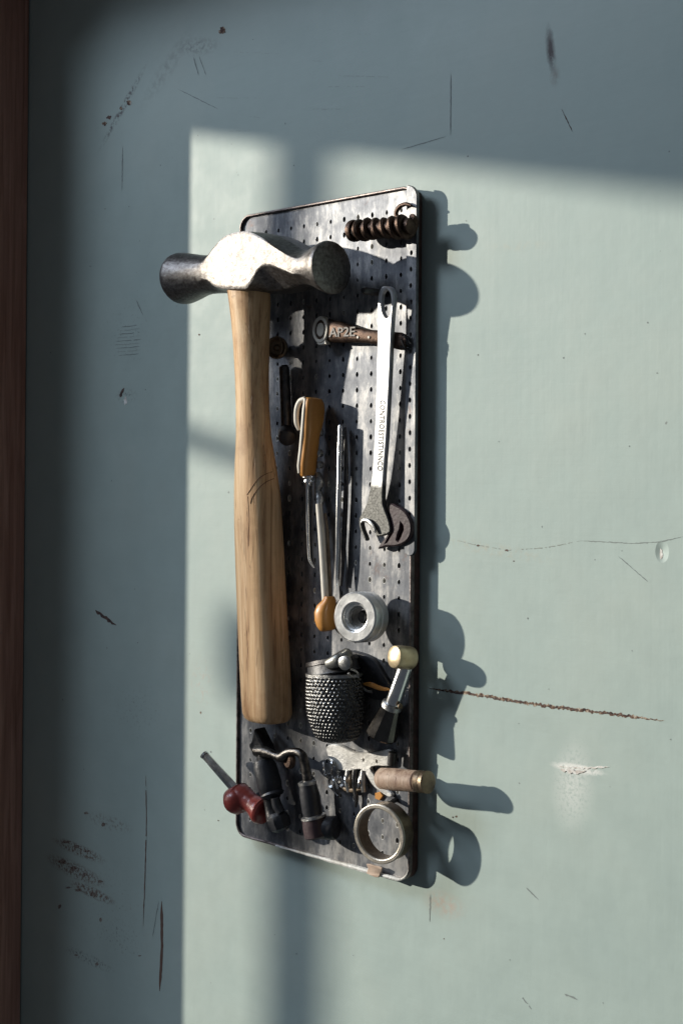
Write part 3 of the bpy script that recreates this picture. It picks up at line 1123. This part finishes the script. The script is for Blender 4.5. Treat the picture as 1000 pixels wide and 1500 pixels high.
obj('shaft', tube(bmesh.new(), [P(455.5, 708, .0165), P(456, 760, .0165), P(457, 812, .0165), P(461, 826, .0165)], [.0009, .0009, .0008, .0005], 12, 8), darkst, t_)
for v in (634, 664, 681):
    c = P(465.5, v, .0115)
    obj('grip_stud', lathe(bmesh.new(), c, c + V((.004, -.0006, 0)), [(0, .0022), (.7, .0026), (1, .0012)], 16), satin, t_)

# ---- small mallet with pale shaft and orange head at the bottom
t_ = empty('small_mallet', P(473, 925, .0075), 'thin cream rod with a rounded orange head at its lower end, touching the steel collar', 'mallet')
obj('twisted_neck', tube(bmesh.new(), [P(465, 694, .012), P(468, 706, .013), P(465.5, 718, .012), (P(468.5, 730, .012)), P(467.5, 742, .013)], [.0022, .003, .0024, .003, .0022], 14, 6), satin, t_)
obj('rod', tube(bmesh.new(), [P(467, 738, .0145), P(472, 800, .0145), P(477, 882, .0145)], [.0022, .0024, .0025], 14, 8, 1.0), palep, t_)
obj('copper_strip', tube(bmesh.new(), [P(476, 752, .0125), P(479.5, 785, .0125), P(484, 880, .0125)], [.0010, .0012, .0012], 10, 6), bronze, t_)
slab([(477, 874, 3.5, .0175, .0105), (474.5, 880, 6, .0190, .0095), (468, 888, 9, .021, .0085), (465, 898, 10, .022, .008), (465.5, 910, 9.6, .022, .008), (467.5, 918, 8.6, .0215, .008), (470, 923, 6.5, .020, .009), (471, 925, 3.5, .018, .011)], orangep, 'head', t_, 2.6)

# ---- scriber rod
t_ = empty('scriber', P(492, 865, .0075), 'slim plain steel rod hanging upright between the screwdriver and the wrench', 'scriber')
obj('rod', lathe(bmesh.new(), P(498.5, 623, .0145), P(493, 862, .0145), [(0, .0014), (.006, .0017), (.6, .0017), (.85, .0014), (.93, .001), (1, .0003)], 18), chrome, t_)
obj('back_rib', tube(bmesh.new(), [P(505, 626, .0105), P(507, 700, .0105), P(503, 800, .0105), P(499, 858, .0105)], [.0010, .0016, .0018, .001], 10, 6), darkst, t_)

# ---- steel collar
t_ = empty('steel_collar', P(540, 904, .0075), 'thick shiny steel collar facing out with a round hole through it', 'collar')
a = P(519, 904, .033)
dr = V((-.17, .97, -.07)).normalized()
b = a + dr * .0155
r = R_(37.5, a)
obj('ring', lathe(bmesh.new(), a, b, [(.16, r * .49), (.14, r * .56), (.02, r * .58), (0, r * .61), (0, r * .92), (.06, r * .985), (.12, r), (.45, r), (.48, r * .965), (.55, r * .965), (.58, r), (.93, r), (1, r * .95), (1, r * .5), (.6, r * .44), (.25, r * .44), (.2, r * .50)], 72, closed=True), metal('bright turned steel', (.72, .72, .70, 1), (.92, .92, .90, 1), (.30, .46), 160, .00015, .85, ((.35, .35, .33, 1), .63)), t_, smooth=22)
obj('inner_sleeve', lathe(bmesh.new(), a.lerp(b, .35), a.lerp(b, .95), [(0, r * .37), (0, r * .43), (1, r * .43), (1, r * .37)], 48, closed=True), satin, t_, smooth=30)
obj('mounting_peg', lathe(bmesh.new(), V((b.x + .001, -HB, b.z)), a.lerp(b, .5), [(0, .0042), (.9, .0042), (1, .003)], 20), darkst, t_)

# ---- knurled cup
t_ = empty('knurled_cup', P(492, 1088, .0075), 'black cup covered in small shiny studs, with a flat strapped lid', 'cup')
hc = .0215
a, b = P(489, 985, hc), P(494, 1089, hc)
R0 = .0186
prof = []
rows = 150
AX = (b - a)
x, y = frame(AX)


def cup_r(t):
    if t < .1:
        return R0 * (.93 + .5 * t)
    if t < .40:
        return R0 * (.98 + .05 * math.sin((t - .1) / .30 * math.pi / 2))
    q_ = (t - .40) / .60
    return R0 * 1.03 * max(0.02, (1 - q_ ** 2.3 * .42)) * (1 if q_ < .84 else math.sqrt(max(.0005, 1 - ((q_ - .84) / .16) ** 2)))


NU, NV = 41, 20
secs = []
M_ = NU * 7
for i in range(rows + 1):
    t = i / rows
    s = []
    rv = t * NV
    for j in range(M_):
        an = 2 * math.pi * j / M_
        ru = j / M_ * NU
        # hexagonal studs
        best = 9
        for row in (math.floor(rv), math.floor(rv) + 1):
            off = .5 if row % 2 else 0
            jx = noise.noise(V((row * 1.7, round(ru - off) * 1.3, 0))) * .75
            du = ru - off - round(ru - off) + jx * .5
            dv = (rv - row) * .9 + jx * .4
            best = min(best, math.hypot(du, dv))
        bump = .00085 * max(0, 1 - (best / .43) ** 2) ** .6 if .04 < t < .97 else 0
        r = cup_r(t) + bump
        q_ = a + AX * t + (x * math.cos(an) + y * math.sin(an)) * r * 1.07
        q_.y = -hc + (q_.y + hc) * .76
        s.append(q_)
    secs.append(s)
knurl = metal('black studded metal', (.05, .05, .05, 1), (.16, .16, .155, 1), (.22, .36), 300, .0001, .9)
obj('studded_body', rings(bmesh.new(), secs), knurl, t_, smooth=60)
up = -AX.normalized()


def flatter(bm):
    for v_ in bm.verts:
        d_ = v_.co - a
        v_.co.x = a.x + d_.x * 1.06
        v_.co.y = -hc + (v_.co.y + hc) * .76
    return bm



dirl = (up + V((-.18, 0, 0))).normalized()
obj('lid', flatter(lathe(bmesh.new(), a - up * .001, a + dirl * .009, [(0, R0 * .95), (.1, R0 * 1.0), (.2, R0 * .96), (.8, R0 * .93), (.95, R0 * .90), (1, R0 * .8)], 56)), rubber, t_, smooth=30)
obj('lid_band', flatter(lathe(bmesh.new(), a + dirl * .0062, a + dirl * .0088, [(0, R0 * .93), (0, R0 * .985), (1, R0 * .955), (1, R0 * .90)], 56, closed=True, fn=lambda t, q_: 1 + .010 * (int(q_ * 56) % 2))), darkst, t_, smooth=20)
obj('clamp_ring', flatter(lathe(bmesh.new(), a - up * .0022, a - up * .0004, [(0, R0 * .98), (0, R0 * 1.05), (1, R0 * 1.05), (1, R0 * .98)], 56, closed=True)), satin, t_)
obj('lever', tube(bmesh.new(), [P(480, 973, .0335), P(492, 968, .0335), P(503, 962, .030), P(510, 957, .027), P(512, 962, .022)], [.0032, .0042, .0044, .0036, .002], 14, 6, .7), metal('grey cast lever', (.12, .12, .11, 1), (.32, .32, .30, 1), (.3, .5), 150, .0003, .9), t_)
obj('knob', lathe(bmesh.new(), P(503, 972, .035), P(508, 970, .031), [(0, .003), (.2, .0044), (.8, .0044), (1, .003)], 20), satin, t_)
obj('clasp', tube(bmesh.new(), [P(513, 980, .030), P(522, 984, .026), P(524, 990, .024), P(515, 991, .027), P(510, 986, .03)], .0008, 8, 5), satin, t_)
obj('bail', tube(bmesh.new(), [P(508, 990, .022), P(525, 1002, .016), P(537, 1012, .013), P(546, 1013, .012)], .0009, 8, 6), satin, t_)
obj('wide_bracket', plate(bmesh.new(), [pxl([(505, 955), (530, 957), (548, 967), (560, 985), (572, 1006), (572, 1022), (548, 1024), (520, 1010), (505, 990)], .0105, 4)], lambda x, z: -.0110, lambda x, z: -.0078, .0006), rubber, t_)

# ---- orange sliver
t_ = empty('orange_pick', P(545, 1010, .0075), 'tiny orange pick poking out between the studded cup and the nozzle', 'pick')
obj('pick', tube(bmesh.new(), [P(532, 1002, .015), P(543, 1003, .016), P(556, 1008, .0145), P(570, 1010, .013)], [.0006, .0017, .0015, .0007], 10, 5, .8), orangep, t_)

# ---- nozzle tool with brass knob
t_ = empty('nozzle', P(560, 1080, .0075), 'steel nozzle widening to a dark cone, with a brass knob on top', 'nozzle')
a, b = P(575, 962, .028), P(604, 964, .0135)
obj('brass_knob', lathe(bmesh.new(), a, b, [(-.02, .002), (0, .0046), (.06, .0066), (.2, .0072), (.8, .0071), (.95, .0066), (1, .005)], 36), brass, t_)
a, b = P(594, 976, .0175), P(574, 1034, .0165)
obj('tube', lathe(bmesh.new(), a, b, [(0, .0040), (.02, .0044), (.9, .0050), (1, .0052)], 32), chrome, t_)
obj('collar', lathe(bmesh.new(), P(575.5, 1029, .0165), P(572, 1038, .0165), [(0, .0056), (.2, .0064), (.8, .0066), (1, .006)], 32), satin, t_)
a, b = P(573, 1036, .0165), P(558, 1079, .0175)
obj('cone', lathe(bmesh.new(), a, b, [(0, .0060), (.1, .0066), (.85, .0098), (.95, .0100), (1, .0094), (1, .0082), (.9, .0078)], 14, fn=None), metal('black chrome', (.06, .055, .05, 1), (.13, .12, .11, 1), (.12, .25), 90, .00005, 1), t_, smooth=20)
obj('set_screw', lathe(bmesh.new(), P(584, 1034, .018), P(588, 1035, .018), [(0, .0014), (.6, .0020), (1, .001)], 14), bronze, t_)

# ---- red screwdriver sticking out at the lower left
t_ = empty('red_screwdriver', P(365, 1180, .0075), 'stubby screwdriver with worn red bulb handle, poking past the lower corner of the board', 'screwdriver')
a, b = P(299, 1105, .026), P(348, 1160, .023)
obj('shaft', lathe(bmesh.new(), a, b, [(0, .0016), (0, .0028), (1, .0034)], 6), satin, t_, smooth=20)
bm = lathe(bmesh.new(), a, a + (b - a).normalized() * .0015, [(0, .0018), (0, .0032), (1, .0032), (1, .0018)], 24, closed=True)
obj('shaft_tip', bm, chrome, t_)
bm = bmesh.new()
pr = [(340, 1157, 13), (343, 1162, 19), (349, 1168, 22.5), (357, 1171, 20), (364, 1174, 15.5), (371, 1179, 14.5), (378, 1184, 18), (383, 1188, 20), (387, 1190, 17)]
tube(bm, [P(u, v, .021) for u, v, r in pr], [r / ppm(P(u, v, .021)) for u, v, r in pr], 28, 4)
obj('handle', bm, redp, t_, smooth=60)
obj('thumb_rest', tube(bmesh.new(), [P(341, 1174, .024), P(346, 1173, .024), P(356, 1172, .02)], [.0076, .0094, .008], 20, 5), redp, t_)
obj('handle_wing', tube(bmesh.new(), [P(372, 1176, .020), P(376, 1190, .017), P(378, 1201, .013), P(378.5, 1206, .011)], [.006, .0052, .003, .001], 18, 5), redp, t_)
obj('holder_peg', lathe(bmesh.new(), P(362, 1172, HB), P(362, 1172, .017), [(0, .004), (1, .0036)], 16), darkst, t_)

# ---- black pliers
t_ = empty('pliers', P(410, 1218, .0075), 'black rubber-handled pliers with a bent steel arm, hanging in the lower corner of the board', 'pliers')
obj('beak', plate(bmesh.new(), [pxl([(372, 1068), (377, 1078), (385, 1094), (388, 1104), (378, 1112), (370, 1106), (364, 1094), (368, 1084)], .022)], lambda x, z: -.022, lambda x, z: -.012, .001), darkst, t_)
obj('grip', lathe(bmesh.new(), P(385, 1112, .021), P(400, 1170, .021), [(0, .0045), (.04, .0066), (.2, .0080), (.6, .0084), (.85, .0076), (.93, .0060), (1, .0050)], 28), rubber, t_)
obj('grip_cuff', lathe(bmesh.new(), P(398, 1160, .021), P(400, 1167, .021), [(0, .0074), (.5, .0082), (1, .0066)], 28), rubber, t_)
obj('neck', tube(bmesh.new(), [P(388, 1098, .021), P(386, 1106, .021), P(387, 1116, .021)], [.0035, .0045, .005], 16, 4), darkst, t_)
obj('lower_arm', tube(bmesh.new(), [P(393, 1162, .021), P(396, 1175, .020), P(399, 1188, .020), P(403, 1200, .020)], [.0036, .0046, .0050, .0062], 20, 5), darkst, t_)
obj('lower_arm', tube(bmesh.new(), [P(403, 1168, .024), P(406, 1180, .023), P(412, 1190, .022)], [.0028, .0034, .0030], 16, 5), rubber, t_)
obj('end_ball', lathe(bmesh.new(), P(404, 1190, .022), P(413, 1216, .020), [(0, .0045), (.15, .0066), (.5, .0076), (.85, .0068), (1, .0045)], 26, fn=lambda t, q_: 1 + .05 * math.sin(q_ * 2 * math.pi * 9)), rubber, t_)
obj('steel_arm', tube(bmesh.new(), [P(376, 1100, .023), P(388, 1101, .024), P(402, 1106, .0245), P(412, 1109, .024), (P(420, 1103, .024)), P(432, 1101, .024), P(442, 1106, .0235), P(447, 1122, .0225), P(451, 1146, .022)], [.0038, .0036, .0026, .0033, .0028, .0026, .0030, .0032, .0032], 16, 6), metal('smudged dark steel', (.035, .032, .03, 1), (.15, .14, .13, 1), (.25, .45), 300, .0003, 1), t_)
c = P(427, 1113, .0205)
obj('pivot', lathe(bmesh.new(), c, c + V((-.001, -.0035, 0)), [(0, .0056), (.6, .0058), (1, .0045)], 28), browns, t_)
obj('grip', lathe(bmesh.new(), P(450, 1146, .0215), P(459, 1197, .0205), [(0, .0040), (.03, .0056), (.3, .0064), (.8, .0066), (1, .0062)], 28), rubber, t_)
obj('grip_collar', lathe(bmesh.new(), P(449.5, 1143, .0215), P(450.5, 1150, .0215), [(0, .0042), (.3, .0060), (1, .0058)], 24), satin, t_)
a, b = P(459, 1194, .0205), P(466, 1226, .019)
obj('end_cap', lathe(bmesh.new(), a, b, [(0, .0062), (.05, .0078), (.5, .0086), (.92, .0088), (1, .0076)], 26), purple, t_, smooth=25)
obj('cap_stripe', lathe(bmesh.new(), a - (b - a) * .02, a + (b - a) * .12, [(0, .0066), (.4, .0082), (1, .0084)], 26), satin, t_)
obj('stub', lathe(bmesh.new(), P(474, 1212, .0165), P(493, 1213, .0140), [(0, .0076), (.8, .0076), (.95, .0068), (1, .0055)], 26), rubber, t_)

# ---- bright bracket, wires
t_ = empty('steel_bracket', P(530, 1125, .0075), 'small bright flat steel bracket lying flat under the studded cup', 'bracket')
out = [(478, 1094), (490, 1090), (504, 1095), (517, 1101), (533, 1103), (550, 1101), (567, 1098), (573, 1101), (574, 1112), (571, 1122), (552, 1122), (542, 1125), (546, 1133), (553, 1143), (563, 1154), (573, 1163), (570, 1168), (556, 1160), (544, 1149), (535, 1134), (527, 1127), (512, 1129), (497, 1128), (488, 1121), (480, 1108)]
br = .0110
hls = [[(531.5, 1111), (533, 1112.5), (532.5, 1116), (531, 1113)], [(550.5, 1113), (552.5, 1114), (552, 1118), (550, 1116)]]
obj('plate', plate(bmesh.new(), [sm2(pxl(out, br), 3)] + [pxl(q_, br) for q_ in hls], lambda x, z: -br, lambda x, z: -.0086, .0005), metal('bright scratched steel', (.50, .49, .46, 1), (.80, .79, .76, 1), (.36, .5), 150, .0003, .6, ((.25, .15, .1, 1), .66)), t_, smooth=30)
obj('tab', lathe(bmesh.new(), P(575, 1101, .0135), P(573, 1121, .0135), [(0, .002), (.05, .0028), (.95, .0028), (1, .002)], 14), darkst, t_)
obj('rivet', lathe(bmesh.new(), P(560, 1131, .009), P(560, 1131, .0125), [(0, .003), (.6, .003), (1, .002)], 16), bronze, t_)

WL = [
    ('bent silver wire clip shaped like a hook, highest of the loose wires', [(484, 1112), (487, 1118), (486, 1126), (484, 1133), (477, 1136), (475, 1128), (474, 1118)]),
    ('short silver wire twisted into a small loop under the hooked clip', [(486, 1136), (482, 1145), (485, 1152), (490, 1150), (489, 1143), (485, 1138)]),
    ('thin straight silver pin pointing down from the twisted wire loop', [(484, 1152), (489, 1159), (495, 1166)]),
    ('upright thin silver wire beneath the left end of the bright bracket', [(494, 1127), (495, 1136), (493, 1148), (494, 1154)]),
    ('rusty orange-tipped wire standing below the middle of the bright bracket', [(513, 1122), (515, 1131), (512, 1142), (514, 1153), (519, 1157)]),
    ('curved silver wire next to the rusty orange-tipped wire', [(527, 1128), (528, 1138), (525, 1150), (523, 1157), (518, 1152)]),
    ('short silver wire curl between the upright wire and rusty wire', [(507, 1131), (506, 1142), (509, 1150), (505, 1157), (500, 1150)]),
]
for i, (lb, pts) in enumerate(WL):
    o = obj('wire_clip', tube(bmesh.new(), [P(u, v, .0105 + .003 * math.sin(1.7 * k_ + i)) for k_, (u, v) in enumerate(pts)], [.0009 + .0003 * math.sin(k_ * 2.1 + i) for k_ in range(len(pts))], 8, 5), bronze if i == 4 else chrome, None, 35, P(pts[0][0], pts[0][1], .0085))
    tag(o, lb, 'wire', 'loose wire clips under the bright bracket')
t_ = empty('small_clamp', P(520, 1165, .0075), 'small dark steel clamp of two upright bars under the bright bracket', 'clamp')
for u in (510, 520, 532):
    obj('bar', tube(bmesh.new(), [P(u, 1128, .0105), P(u - 1, 1145, .011), P(u + 1, 1160, .0105)], [.0018, .0022, .0016], 12, 4), satin if u != 520 else darkst, t_)
obj('crosspiece', tube(bmesh.new(), [P(497, 1153, .010), P(515, 1158, .0105), P(533, 1154, .010)], [.0012, .0016, .0012], 10, 4), bronze, t_)
obj('tail', tube(bmesh.new(), [P(520, 1158, .0105), P(522, 1170, .0105), P(521, 1182, .010)], [.0018, .0014, .0008], 10, 4), darkst, t_)
# rust-freckled scrap below
o = obj('rust_flake', plate(bmesh.new(), [pxl([(548, 1162), (556, 1160), (560, 1166), (555, 1173), (548, 1170)], .0095)], lambda x, z: -.0092, lambda x, z: -.0078, .0004), orangep, None, 30, P(552, 1172, .0078))
tag(o, 'small orange flake just under the wooden dowel', 'flake')

# ---- wooden dowel
t_ = empty('wooden_dowel', P(600, 1146, .0075), 'short weathered wooden dowel with a dark tip, sticking out past the board edge', 'dowel')
a, b = P(556, 1140, .0225), P(628, 1146, .0235)
obj('dowel', lathe(bmesh.new(), a, b, [(-.01, .003), (0, .0052), (.04, .0064), (.3, .0068), (.76, .0064), (.78, .0058), (.80, .0064)], 32), wood('dowel wood', (.24, .15, .11, 1), (.42, .30, .22, 1), (.60, .47, .36, 1), 1.4, .55), t_)
obj('dark_tip', lathe(bmesh.new(), a.lerp(b, .80), b, [(0, .0062), (.1, .0068), (.45, .0064), (.5, .0060), (.55, .0066), (.9, .0068), (1, .0056)], 32), bronze, t_)
obj('mounting_peg', lathe(bmesh.new(), V((a.x + .017, -HB, a.z)), V((a.x + .017, -.0225, a.z)), [(0, .0034), (1, .0034)], 16), darkst, t_)

# ---- bronze ring
t_ = empty('bronze_ring', P(565, 1265, .0075), 'wide dull bronze ring with a pale front rim, lowest on the board', 'ring')
a = P(554.5, 1222, .0285)
dr = V((-.16, 1, 0)).normalized()
b = a + dr * .0115
r = R_(43.5, a)
obj('support_peg', tube(bmesh.new(), [V((b.x - .002, -HB, b.z + r * .93)), V((b.x, b.y, b.z + r * .93))], [.0015, .0015], 10, 2), darkst, t_)
obj('band', lathe(bmesh.new(), a.lerp(b, .06), b, [(0, r * .855), (0, r * .985), (1, r * .975), (1, r * .85)], 72, closed=True), bronze, t_, smooth=30)
obj('front_rim', lathe(bmesh.new(), a, a.lerp(b, .10), [(0, r * .85), (-.3, r * .88), (-.3, r * .97), (0, r), (1, r), (1, r * .85)], 72, closed=True), metal('pale worn bronze', (.42, .37, .30, 1), (.66, .61, .52, 1), (.3, .5), 200, .0002, .7), t_, smooth=30)
# ---- tape tab
c = P(549, 1268, .030)
n = N('beige tape')
q = n.noise(200, 4, .6)
tapem = n.fin(n.ramp(q, [(.3, (.42, .30, .22, 1)), (.7, (.58, .45, .35, 1))]), .7, 0.0, n.bump(q, .0003))
o = obj('tape_tab', plate(bmesh.new(), [sm2(pxl([(538, 1265), (549, 1267), (561, 1271), (558, 1278), (555, 1285), (546, 1282), (538, 1279), (540, 1272)], .0108), 2)], lambda x, z: -.0122 - .0006 * math.sin(x * 700), lambda x, z: -.0112 - .0006 * math.sin(x * 700), .0003), tapem, None, 30, P(550, 1275, .0098))
tag(o, 'small folded beige tape tab on the bottom rim below the bronze ring', 'tape')
